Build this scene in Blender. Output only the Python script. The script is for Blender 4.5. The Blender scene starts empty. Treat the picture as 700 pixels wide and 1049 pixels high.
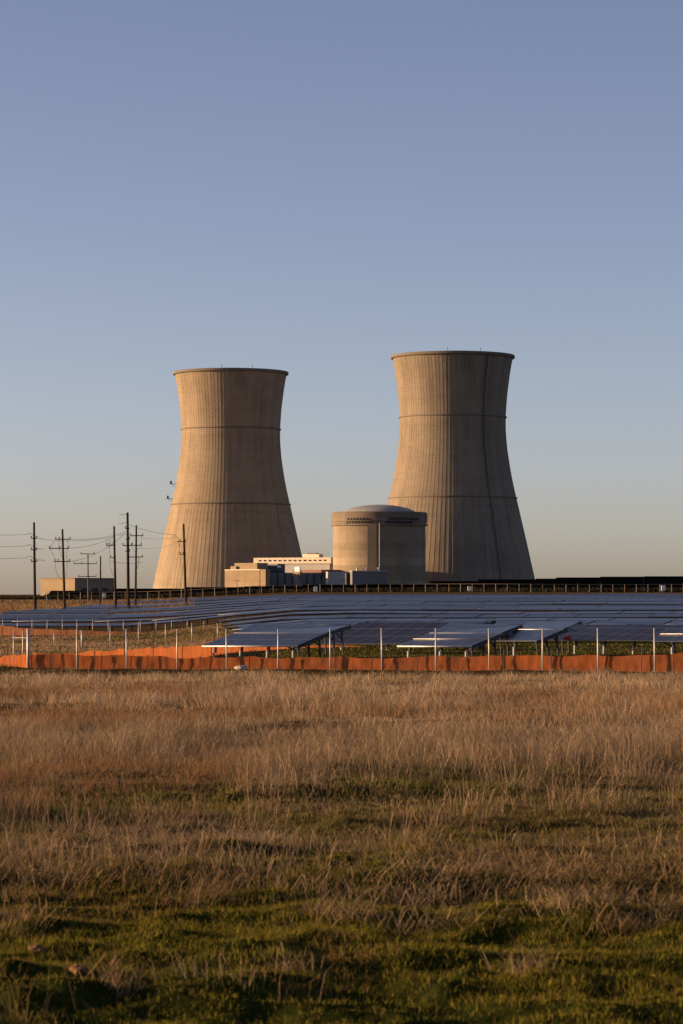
import bpy, math, random
import numpy as np
random.seed(7)
rng = np.random.default_rng(7)
R = math.radians
C = bpy.context.scene.collection
F = 2914.0            # focal length in photo pixels (100 mm lens, 36 mm tall frame, 1049 rows)
HY = 606.0            # row of the horizon in the photo

# ------------------------------------------------------------------ helpers
def at(X, Y, d):
    """photo pixel + distance -> point (the eye is the origin, looking along +Y)"""
    return np.array([(X - 350.0) / F * d, d, (HY - Y) / F * d])

def smooth(a, b, x):
    t = np.clip((np.asarray(x, float) - a) / (b - a), 0, 1)
    return t * t * (3 - 2 * t)

def _hash(ix, iy, s):
    h = (ix.astype(np.int64) * 374761393 + iy.astype(np.int64) * 668265263 + s * 1442695041) & 0xFFFFFFFF
    h = ((h ^ (h >> 13)) * 1274126177) & 0xFFFFFFFF
    h = h ^ (h >> 16)
    return (h & 0xFFFFFF) / float(0xFFFFFF)

def noise(x, y, s=0):
    x = np.asarray(x, float); y = np.asarray(y, float)
    ix = np.floor(x); iy = np.floor(y)
    fx = x - ix; fy = y - iy
    fx = fx * fx * (3 - 2 * fx); fy = fy * fy * (3 - 2 * fy)
    a = _hash(ix, iy, s); b = _hash(ix + 1, iy, s); c = _hash(ix, iy + 1, s); d = _hash(ix + 1, iy + 1, s)
    return (a * (1 - fx) + b * fx) * (1 - fy) + (c * (1 - fx) + d * fx) * fy

def fbm(x, y, s=0, o=3):
    v = 0; a = 0.5; n = 0
    for k in range(o):
        v = v + a * noise(np.asarray(x) * 2 ** k + 17 * k, np.asarray(y) * 2 ** k + 31 * k, s + k); n += a; a *= 0.5
    return v / n

NEAR = [(-80, -1.6), (0, -1.62), (8, -1.68), (12, -1.8), (20, -2.02), (30, -2.3), (50, -2.75), (80, -3.35), (120, -4.0), (150, -4.4), (170, -4.66)]
LEFT = NEAR + [(250, -5.4), (317, -6.0), (400, -6.2), (430, -6.1), (560, -5.2), (700, -4.0), (800, -3.3), (860, -2.3), (1200, -1.8), (1700, -1.8), (3000, -4), (20000, -40)]
RIGHT = NEAR + [(250, -4.6), (300, -4.4), (330, -4.35), (400, -3.95), (500, -3.3), (650, -2.45), (775, -2.0), (805, -1.75), (845, -0.12), (1000, -0.5), (1300, -1.5), (1700, -1.8), (3000, -4), (20000, -40)]
def _prof(tab):
    xs = np.concatenate([np.arange(-80, 3000, 1.0), np.linspace(3001, 20000, 600)])
    ys = np.interp(xs, [p[0] for p in tab], [p[1] for p in tab])
    k = 25; ker = np.hanning(k + 2)[1:-1]; ker /= ker.sum()
    yp = np.convolve(np.pad(ys, k // 2, mode='edge'), ker, 'valid')
    return xs, yp
PL, PR = _prof(LEFT), _prof(RIGHT)
def ground(x, y):
    x = np.asarray(x, float); y = np.asarray(y, float)
    X = 350 + F * x / np.maximum(y, 60)
    s = smooth(110, 330, X)
    z = np.interp(y, *PL) * (1 - s) + np.interp(y, *PR) * s
    near = smooth(230, 120, y)
    z = z + near * ((fbm(x / 5.0, y / 5.0, 3) - .5) * 0.34 + (fbm(x / 0.9, y / 0.9, 5) - .5) * 0.13)
    z = z + smooth(38, 20, y) * ((fbm(x / 1.7, y / 0.9, 14, 3) - .5) * 0.16)
    z = z + smooth(60, 18, y) * ((fbm(x / 0.5, y / 0.6, 8, 3) - .5) * 0.16 + (noise(x / 0.16, y / 0.18, 9) - .5) * 0.05)
    far = smooth(230, 330, y) * smooth(900, 800, y)
    z = z + far * (fbm(x / 42.0, y / 60.0, 11, 2) - .5) * 0.75
    return z
def gz(x, y): return float(ground(np.array([x]), np.array([y]))[0])

def link(o, parent=None):
    C.objects.link(o)
    if parent is not None: o.parent = parent
    return o
def tag(o, label=None, cat=None, group=None, kind=None):
    if label: o['label'] = label
    if cat: o['category'] = cat
    if group: o['group'] = group
    if kind: o['kind'] = kind
    return o
def thing(name, loc, label, cat, group=None):
    o = bpy.data.objects.new(name, None); o.location = [float(v) for v in loc]
    o.empty_display_size = 0.5
    return tag(link(o), label, cat, group)

class MB:
    """collects shapes (world coordinates) and builds them as one mesh object"""
    def __init__(s): s.v = []; s.f = []; s.uv = []
    def quadbox(s, p):          # 8 corners: bottom 4 (ccw), top 4
        n = len(s.v); s.v += [tuple(map(float, q)) for q in p]
        s.f += [(n, n+3, n+2, n+1), (n+4, n+5, n+6, n+7), (n, n+1, n+5, n+4), (n+1, n+2, n+6, n+5), (n+2, n+3, n+7, n+6), (n+3, n, n+4, n+7)]
    def box(s, a, b):
        (x0, y0, z0), (x1, y1, z1) = a, b
        s.quadbox([(x0,y0,z0),(x1,y0,z0),(x1,y1,z0),(x0,y1,z0),(x0,y0,z1),(x1,y0,z1),(x1,y1,z1),(x0,y1,z1)])
    def tube(s, pts, r, seg=8, cap=True):
        pts = [np.array(p, float) for p in pts]
        rs = r if hasattr(r, '__len__') else [r] * len(pts)
        n0 = len(s.v)
        for i, p in enumerate(pts):
            t = pts[min(i+1, len(pts)-1)] - pts[max(i-1, 0)]; t /= (np.linalg.norm(t) + 1e-9)
            u = np.cross(t, (0, 0, 1) if abs(t[2]) < .9 else (1, 0, 0)); u /= np.linalg.norm(u); w = np.cross(t, u)
            for k in range(seg):
                a = 2 * math.pi * k / seg
                s.v.append(tuple(p + rs[i] * (math.cos(a) * u + math.sin(a) * w)))
        for i in range(len(pts) - 1):
            for k in range(seg):
                a = n0 + i*seg + k; b = n0 + i*seg + (k+1) % seg
                s.f.append((a, b, b + seg, a + seg))
        if cap:
            s.f.append(tuple(n0 + k for k in range(seg))[::-1]); s.f.append(tuple(n0 + (len(pts)-1)*seg + k for k in range(seg)))
    def lathe(s, prof, c, seg=64, a0=0, a1=2*math.pi):
        n0 = len(s.v); full = abs(a1 - a0 - 2*math.pi) < 1e-6; m = seg if full else seg + 1
        for (r, z) in prof:
            for k in range(m):
                a = a0 + (a1 - a0) * k / seg
                s.v.append((c[0] + r*math.sin(a), c[1] - r*math.cos(a), c[2] + z))
        for i in range(len(prof) - 1):
            for k in range(seg):
                a = n0 + i*m + k; b = n0 + i*m + (k+1) % m
                s.f.append((a, b, b + m, a + m))
    def build(s, name, mat, parent=None, smooth_=False, bevel=0):
        me = bpy.data.meshes.new(name)
        off = np.array(parent_origin(parent)) if parent is not None else np.zeros(3)
        v = np.array(s.v, float) - off
        me.from_pydata([tuple(q) for q in v], [], s.f); me.materials.append(mat)
        if s.uv:
            ul = me.uv_layers.new(name='UVMap')
            for i, l in enumerate(me.loops): ul.data[i].uv = s.uv[l.vertex_index]
        if smooth_:
            me.polygons.foreach_set('use_smooth', [True] * len(me.polygons))
        me.update()
        o = bpy.data.objects.new(name, me); link(o, parent)
        if bevel:
            m = o.modifiers.new('bevel', 'BEVEL'); m.width = bevel; m.segments = 2; m.limit_method = 'ANGLE'
        return o
def parent_origin(p):
    v = np.zeros(3)
    while p is not None: v += np.array(p.location); p = p.parent
    return v

# ------------------------------------------------------------------ materials
class NT:
    def __init__(s, name):
        s.m = bpy.data.materials.new(name); s.m.use_nodes = True; s.t = s.m.node_tree; s.t.nodes.clear()
        s.out = s.t.nodes.new('ShaderNodeOutputMaterial')
    def n(s, typ, ins=None, **kw):
        nd = s.t.nodes.new(typ)
        for k, v in kw.items(): setattr(nd, k, v)
        for k, v in (ins or {}).items():
            if hasattr(v, 'links') or isinstance(v, bpy.types.NodeSocket): s.t.links.new(v, nd.inputs[k])
            else: nd.inputs[k].default_value = v
        return nd
    def math(s, op, a, b=0.0, c=None):
        i = {0: a, 1: b}
        if c is not None: i[2] = c
        return s.n('ShaderNodeMath', i, operation=op).outputs[0]
    def mix(s, f, a, b, blend='MIX'):
        nd = s.n('ShaderNodeMix', {0: f}, data_type='RGBA', blend_type=blend)
        for k, v in ((6, a), (7, b)):
            if isinstance(v, bpy.types.NodeSocket): s.t.links.new(v, nd.inputs[k])
            else: nd.inputs[k].default_value = (*v, 1) if len(v) == 3 else v
        return nd.outputs[2]
    def ramp(s, f, stops):
        nd = s.n('ShaderNodeValToRGB', {0: f}); e = nd.color_ramp.elements
        while len(e) < len(stops): e.new(0.5)
        for q, (p, c) in zip(e, stops): q.position = p; q.color = (*c, 1) if len(c) == 3 else c
        return nd.outputs[0]
    def tex(s, scale, vec=None, detail=3.0, rough=0.55):
        i = {'Scale': scale, 'Detail': detail, 'Roughness': rough}
        if vec is not None: i['Vector'] = vec
        return s.n('ShaderNodeTexNoise', i).outputs[0]
    def pbsdf(s, color, rough=0.8, metal=0.0, spec=0.3, normal=None, **kw):
        i = {'Roughness': rough, 'Metallic': metal, 'Specular IOR Level': spec}
        b = s.n('ShaderNodeBsdfPrincipled', i)
        if isinstance(color, bpy.types.NodeSocket): s.t.links.new(color, b.inputs['Base Color'])
        else: b.inputs['Base Color'].default_value = (*color, 1)
        if normal is not None: s.t.links.new(normal, b.inputs['Normal'])
        for k, v in kw.items(): b.inputs[k].default_value = v
        return b.outputs[0]
    def done(s, sh): s.t.links.new(sh, s.out.inputs[0]); return s.m
    def obj(s): return s.n('ShaderNodeTexCoord').outputs['Object']
    def scaled(s, v, sc): return s.n('ShaderNodeMapping', {'Vector': v, 'Scale': sc}).outputs[0]
    def bump(s, h, strength=0.3, dist=0.1): return s.n('ShaderNodeBump', {'Height': h, 'Strength': strength, 'Distance': dist}).outputs[0]

def simple(name, col, rough=0.8, metal=0.0, spec=0.3, var=0.25, scale=3.0):
    t = NT(name); o = t.obj()
    f = t.tex(scale, o, 4)
    c = t.mix(f, [v * (1 - var) for v in col], [min(1, v * (1 + var)) for v in col])
    return t.done(t.pbsdf(c, rough, metal, spec))

def concrete(name, base, lift=1.05, nrib=90, streak=1.0, grid=True, banding=.2):
    """board-formed concrete: lift joints, formwork panels, rain streaks"""
    t = NT(name); o = t.obj()
    sp = t.n('ShaderNodeSeparateXYZ', {0: o})
    ang = t.math('ARCTAN2', sp.outputs[0], sp.outputs[1])
    u = t.math('MULTIPLY', ang, nrib / (2 * math.pi))
    w = t.math('DIVIDE', sp.outputs[2], lift)
    cell = t.n('ShaderNodeCombineXYZ', {0: t.math('FLOOR', u), 1: t.math('FLOOR', w), 2: 0.0})
    wn = t.n('ShaderNodeTexWhiteNoise', {'Vector': cell.outputs[0]}, noise_dimensions='3D').outputs[0]
    band = t.n('ShaderNodeTexWhiteNoise', {'W': t.math('FLOOR', t.math('DIVIDE', w, 2.0))}, noise_dimensions='1D').outputs[0]
    big = t.tex(0.035, o, 4)
    sv = t.n('ShaderNodeCombineXYZ', {0: t.math('MULTIPLY', u, 0.55), 1: t.math('MULTIPLY', w, 0.018), 2: 0.0}).outputs[0]
    st = t.tex(1.0, sv, 5, 0.65)
    dark = [v * 0.62 for v in base]; light = [min(1, v * 1.2) for v in base]
    c = t.mix(t.ramp(st, [(0.32, (0, 0, 0)), (0.62, (1, 1, 1))]), dark, light)
    c = t.mix(0.6 * streak if streak < 1.6 else 1.0, base, c)
    c = t.mix(t.math('MULTIPLY', wn, 0.26), c, [v * 0.68 for v in base])
    c = t.mix(t.math('MULTIPLY', band, banding), c, [v * 0.48 for v in base])
    c = t.mix(t.math('MULTIPLY', t.ramp(big, [(0.35, (0, 0, 0)), (0.7, (1, 1, 1))]), 0.35), c, [base[0] * 0.78, base[1] * 0.72, base[2] * 0.66])
    if grid:
        fr = t.math('FRACT', w)
        ln = t.math('LESS_THAN', fr, 0.28)
        up = t.math('GREATER_THAN', sp.outputs[2], 50.2)
        c = t.mix(t.math('MULTIPLY', t.math('MULTIPLY', t.math('MULTIPLY', ln, up), t.tex(0.11, o, 3)), 0.9), c, [v * 0.45 for v in base])
    # rain stains that start at the lip and at each ring and fade downwards
    for zt, ln_ in ((126.0, 26.0), (93.0, 22.0), (50.0, 20.0)):
        fall = t.math('SUBTRACT', 1.0, t.math('DIVIDE', t.math('SUBTRACT', zt, sp.outputs[2]), ln_)); below = t.math('LESS_THAN', sp.outputs[2], zt)
        sv2 = t.n('ShaderNodeCombineXYZ', {0: t.math('MULTIPLY', u, 0.9), 1: zt, 2: t.math('MULTIPLY', w, 0.006)}).outputs[0]
        sk = t.ramp(t.tex(1.0, sv2, 4, .7), [(.48, (0, 0, 0)), (.66, (1, 1, 1))])
        k = t.math('MULTIPLY', t.math('MULTIPLY', t.math('MAXIMUM', fall, 0.0), below), sk)
        if grid: c = t.mix(t.math('MULTIPLY', k, .55), c, [v * .42 for v in base])
    blot = t.ramp(t.tex(0.09, o, 6, .7), [(.42, (0, 0, 0)), (.62, (1, 1, 1))])
    c = t.mix(t.math('MULTIPLY', blot, .30), c, [base[0] * 1.25, base[1] * 1.24, base[2] * 1.22])
    fine = t.tex(1.2, o, 4)
    return t.done(t.pbsdf(c, 0.95, 0, 0.12, t.bump(fine, 0.35, 0.12)))

def panel_glass():
    t = NT('panel_glass')
    uv = t.n('ShaderNodeTexCoord').outputs['UV']
    sp = t.n('ShaderNodeSeparateXYZ', {0: uv})
    fu = t.math('FRACT', t.math('DIVIDE', sp.outputs[0], 1.05)); fv = t.math('FRACT', t.math('DIVIDE', sp.outputs[1], 2.0))
    edge = t.math('MAXIMUM', t.math('LESS_THAN', fu, 0.035), t.math('LESS_THAN', fv, 0.045))
    cell = t.n('ShaderNodeCombineXYZ', {0: t.math('FLOOR', t.math('DIVIDE', sp.outputs[0], 1.05)), 1: t.math('FLOOR', t.math('DIVIDE', sp.outputs[1], 2.0)), 2: 0.0})
    wn = t.n('ShaderNodeTexWhiteNoise', {'Vector': cell.outputs[0]}, noise_dimensions='3D').outputs[0]
    c = t.mix(wn, (0.012, 0.013, 0.026), (0.022, 0.022, 0.04))
    c = t.mix(t.math('MULTIPLY', edge, 0.85), c, (0.16, 0.16, 0.18))
    dust = t.tex(0.6, uv, 4)
    c = t.mix(t.math('MULTIPLY', dust, 0.12), c, (0.18, 0.16, 0.15))
    return t.done(t.pbsdf(c, 0.24, 0, 0.27))

def fabric(name, base, trans):
    t = NT(name); o = t.obj()
    c = t.mix(t.ramp(t.tex(1.6, t.scaled(o, (1.6, 1.6, .5)), 5, .65), [(.3, (0, 0, 0)), (.7, (1, 1, 1))]), [v * 0.62 for v in base], [v * 1.15 for v in base])
    dirt = t.tex(0.5, o, 4)
    c = t.mix(t.math('MULTIPLY', t.ramp(dirt, [(0.45, (0, 0, 0)), (0.75, (1, 1, 1))]), 0.55), c, (0.2, 0.10, 0.055))
    a = t.n('ShaderNodeBsdfDiffuse', {'Color': c, 'Roughness': 0.6}).outputs[0]
    b = t.n('ShaderNodeBsdfTranslucent', {'Color': c}).outputs[0]
    return t.done(t.n('ShaderNodeMixShader', {0: trans, 1: a, 2: b}).outputs[0])

def blade_mat(name, trans=0.35, gloss=0.0):
    t = NT(name)
    c = t.n('ShaderNodeVertexColor', layer_name='Col').outputs[0]
    a = t.n('ShaderNodeBsdfDiffuse', {'Color': c}).outputs[0]
    b = t.n('ShaderNodeBsdfTranslucent', {'Color': c}).outputs[0]
    return t.done(t.n('ShaderNodeMixShader', {0: trans, 1: a, 2: b}).outputs[0])

def ground_mat():
    t = NT('field_ground'); o = t.obj()
    c = t.n('ShaderNodeVertexColor', layer_name='Col').outputs[0]
    n1 = t.tex(6.0, o, 5, 0.65); n2 = t.tex(0.7, o, 4, 0.6); n3 = t.tex(0.05, o, 4, 0.6)
    c = t.mix(0.75, c, t.ramp(n1, [(0.3, (0.45, 0.45, 0.45)), (0.7, (1.0, 1.0, 1.0))]), 'MULTIPLY')
    c = t.mix(0.7, c, t.ramp(n2, [(0.3, (0.55, 0.55, 0.5)), (0.7, (1.0, 1.0, 1.0))]), 'MULTIPLY')
    c = t.mix(0.6, c, t.ramp(n3, [(0.3, (0.6, 0.55, 0.5)), (0.7, (1.0, 1.0, 1.0))]), 'MULTIPLY')
    return t.done(t.pbsdf(c, 1.0, 0, 0.0, t.bump(n1, 0.8, 0.06)))

M = {}
M['tower'] = concrete('tower_concrete', (0.285, 0.23, 0.165), 1.2, 100, 1.3)
M['tower_b'] = concrete('tower_concrete_streaked', (0.232, 0.192, 0.146), 1.2, 100, 1.45)
M['rim'] = simple('rim_concrete', (0.14, 0.118, 0.095), 0.9)
M['vessel'] = concrete('vessel_concrete', (0.275, 0.222, 0.158), 1.9, 46, 1.3, False, .8)
M['vessel_ring'] = concrete('vessel_ring_concrete', (0.19, 0.155, 0.118), 1.5, 46, 1.4, False, .4)
M['dome'] = simple('dome_membrane', (0.27, 0.27, 0.27), 0.6, 0, 0.3, 0.12, 0.2)
M['tan'] = concrete('tan_block', (0.26, 0.20, 0.135), 1.6, 30, 0.5, False)
M['slate'] = simple('slate_cladding', (0.135, 0.14, 0.15), 0.7, 0, .3, .25, .15)
M['cream'] = simple('cream_cladding', (0.60, 0.53, 0.42), 0.7, 0, .3, .15, .2)
M['pale'] = simple('pale_cladding', (0.36, 0.35, 0.33), 0.7, 0, .3, .15, .2)
M['brown'] = simple('brown_roof', (0.17, 0.09, 0.06), 0.8)
M['bluesteel'] = simple('blue_steel', (0.05, 0.065, 0.10), 0.5)
M['darksteel'] = simple('dark_steel', (0.035, 0.033, 0.035), 0.6)
M['white'] = simple('white_paint', (0.68, 0.66, 0.63), 0.5, 0, .4, .06)
M['wood'] = simple('weathered_pole_wood', (0.024, 0.018, 0.014), 0.9, 0, .2, .35, 1.5)
M['greywood'] = simple('grey_pole_wood', (0.11, 0.10, 0.095), 0.9, 0, .2, .3, 1.5)
M['stake'] = simple('stake_wood', (0.24, 0.175, 0.115), 0.9)
M['ins'] = simple('brown_porcelain', (0.10, 0.06, 0.05), 0.35)
M['galv'] = simple('galvanised_steel', (0.40, 0.385, 0.37), 0.5, 0.3, .5, .15)
M['alu'] = simple('aluminium_frame', (0.50, 0.485, 0.47), 0.45, 0.3, .5, .1)
M['dull'] = simple('dull_aluminium', (0.22, 0.215, 0.22), 0.5, 0.2, .4, .15)
M['panel'] = panel_glass()
M['panelback'] = simple('panel_backsheet', (0.012, 0.012, 0.013), 0.85, 0, .1)
M['orange'] = fabric('orange_silt_fabric', (0.52, 0.16, 0.052), 0.38)
M['orange_far'] = fabric('faded_orange_fabric', (0.48, 0.21, 0.095), 0.3)
M['wire'] = simple('wire', (0.10, 0.085, 0.08), 0.6)
M['ground'] = ground_mat()
M['blade'] = blade_mat('dry_grass_blades', 0.30)
M['green'] = blade_mat('green_grass_blades', 0.30)
M['clod'] = simple('red_earth', (0.16, 0.085, 0.045), 0.95, 0, .1, .4, 8)
M['sack'] = simple('pale_sack', (0.42, 0.36, 0.31), 0.9)
M['red'] = simple('red_plastic', (0.6, 0.05, 0.03), 0.5)
M['bush'] = simple('dark_foliage', (0.022, 0.020, 0.013), 0.95)

# ------------------------------------------------------------------ terrain
def build_ground():
    yy = np.concatenate([[-80, -40, -15, -3, 3, 6], 8 * np.exp(np.arange(0, math.log(185 / 8), 0.0062)), 185 * np.exp(np.arange(0.02, math.log(18000 / 185), 0.022))])
    tt = np.concatenate([-np.geomspace(8, 0.18, 40), np.linspace(-0.175, 0.175, 330), np.geomspace(0.18, 8, 40)])
    W = np.maximum(yy, 8)
    x = W[:, None] * tt[None, :]; y = np.repeat(yy[:, None], len(tt), 1)
    z = ground(x, y)
    v = np.stack([x, y, z], -1).reshape(-1, 3)
    ny, nx = x.shape
    idx = np.arange(ny * nx).reshape(ny, nx)
    q = np.stack([idx[:-1, :-1], idx[:-1, 1:], idx[1:, 1:], idx[1:, :-1]], -1).reshape(-1, 4)
    me = bpy.data.meshes.new('ground')
    me.vertices.add(len(v)); me.vertices.foreach_set('co', v.ravel())
    me.loops.add(q.size); me.loops.foreach_set('vertex_index', q.ravel().astype(np.int32))
    me.polygons.add(len(q)); me.polygons.foreach_set('loop_start', np.arange(0, q.size, 4, dtype=np.int32))
    me.polygons.foreach_set('use_smooth', np.ones(len(q), bool))
    me.update(); me.validate()
    col = np.zeros((len(v), 4)); col[:, 3] = 1
    col[:, :3] = ground_colour(v[:, 0], v[:, 1]) * 0.85
    a = me.color_attributes.new('Col', 'FLOAT_COLOR', 'POINT'); a.data.foreach_set('color', col.ravel())
    me.materials.append(M['ground'])
    o = bpy.data.objects.new('ground', me); link(o); tag(o, kind='structure')

def lerp(a, b, f): return a * (1 - f[:, None]) + np.array(b)[None, :] * f[:, None]
def moss_mask(x, y):
    """1 where short green growth shows between the dry grass"""
    g = smooth(0.45, 0.61, fbm(x / 1.5, y / 6.0, 21) + 0.16 * smooth(-0.02, .08, x / np.maximum(y, 1)))
    near = smooth(18.5, 14.5, y)
    mid = smooth(58, 29, y)
    lat = x / np.maximum(y, 1) + .05 * (noise(x / 2, y / 6, 44) - .5)
    zr = smooth(-.018, .022, lat) * smooth(42, 34, y) * .62
    return np.clip(near + np.maximum(g * mid * 0.95, zr), 0, 1)
def ground_colour(x, y):
    n = len(x)
    c = np.repeat(np.array([[0.085, 0.058, 0.032]]), n, 0)          # thatch under the dry grass
    c = lerp(c, (0.050, 0.062, 0.014), moss_mask(x, y) * smooth(170, 60, y))
    X = 350 + F * x / np.maximum(y, 60)
    c = lerp(c, (0.095, 0.068, 0.032), smooth(138, 152, y) * 0.85)
    gr = smooth(176, 186, y) * smooth(300, 260, y) * smooth(200, 260, X)
    c = lerp(c, (0.10, 0.105, 0.030), gr * 0.9)
    lf = smooth(176, 200, y) * smooth(330, 180, X)
    c = lerp(c, (0.19, 0.135, 0.085), lf * (0.6 + 0.4 * fbm(x / 8, y / 40, 31)))
    c = lerp(c, (0.10, 0.10, 0.04), lf * smooth(.5, .7, fbm(x / 12, y / 30, 37)) * 0.5)
    far = smooth(430, 560, y)
    c = lerp(c, (0.20, 0.125, 0.065), far)
    return c

# ------------------------------------------------------------------ grass
def blades_object(name, base, h, width, lean, az, colb, colt, mat, label, cat):
    """one mesh of bent, tapering blades: base (N,3), h, width, lean (fraction), az, colours at base and tip"""
    N = len(h)
    d = np.stack([np.cos(az), np.sin(az), np.zeros(N)], 1)
    fa = rng.uniform(0, 2 * math.pi, N)
    sd = np.stack([np.cos(fa), np.sin(fa), np.zeros(N)], 1) * (width / 2)[:, None]
    # turn most blades broadside-ish to nothing in particular: random facing
    up = np.array([0, 0, 1.0])
    v = np.zeros((N, 5, 3))
    m = base + d * (lean * h * 0.30)[:, None] + up * (h * 0.58)[:, None]
    tip = base + d * (lean * h)[:, None] + up * (h * (1 - 0.25 * lean))[:, None]
    v[:, 0] = base - sd; v[:, 1] = base + sd; v[:, 2] = m + sd * 0.75; v[:, 3] = m - sd * 0.75; v[:, 4] = tip
    fi = np.arange(N)[:, None] * 5
    loops = np.concatenate([fi + 0, fi + 1, fi + 2, fi + 3, fi + 3, fi + 2, fi + 4], 1).astype(np.int32)
    starts = (np.arange(N)[:, None] * 7 + np.array([[0, 4]])).ravel().astype(np.int32)
    me = bpy.data.meshes.new(name)
    me.vertices.add(N * 5); me.vertices.foreach_set('co', v.ravel())
    me.loops.add(N * 7); me.loops.foreach_set('vertex_index', loops.ravel())
    me.polygons.add(N * 2); me.polygons.foreach_set('loop_start', starts)
    me.update(); me.validate()
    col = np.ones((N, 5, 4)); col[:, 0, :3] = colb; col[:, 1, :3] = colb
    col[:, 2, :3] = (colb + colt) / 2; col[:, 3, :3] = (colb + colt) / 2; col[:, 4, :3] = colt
    a = me.color_attributes.new('Col', 'FLOAT_COLOR', 'POINT'); a.data.foreach_set('color', col.ravel())
    me.materials.append(mat)
    o = bpy.data.objects.new(name, me); link(o); tag(o, label, cat, kind='stuff')
    return o

def sample(n, d0, d1, power=1.0, half=0.155, pad=1.5):
    """points in the view wedge, density falling with distance"""
    u = rng.random(n)
    if abs(power - 1) < 1e-6: d = d0 + (d1 - d0) * u                 # wedge width ~ d  ->  density ~ 1/d
    else:
        p = power; d = (d0 ** p + (d1 ** p - d0 ** p) * u) ** (1 / p)
    t = rng.uniform(-1, 1, n) * (half * d + pad)
    return t, d

def tufts(nt, per, d0, d1, power, hfun, dens, spread):
    x, y = sample(nt, d0, d1, power)
    keep = rng.random(nt) < dens(x, y)
    x, y = x[keep], y[keep]
    k = rng.poisson(per, len(x)) + 3
    tx = np.repeat(x, k); ty = np.repeat(y, k); th = np.repeat(hfun(x, y), k)
    taz = np.repeat(rng.uniform(0, 2 * math.pi, len(x)), k); tl = np.repeat(rng.beta(1.5, 5, len(x)), k)
    tc = np.repeat(rng.random(len(x)), k)
    r = np.abs(rng.normal(0, 1, len(tx))) * spread * (0.5 + th)
    a = rng.uniform(0, 2 * math.pi, len(tx))
    bx = tx + r * np.cos(a); by = ty + r * np.sin(a)
    return bx, by, th, a, taz, tl, tc

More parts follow.
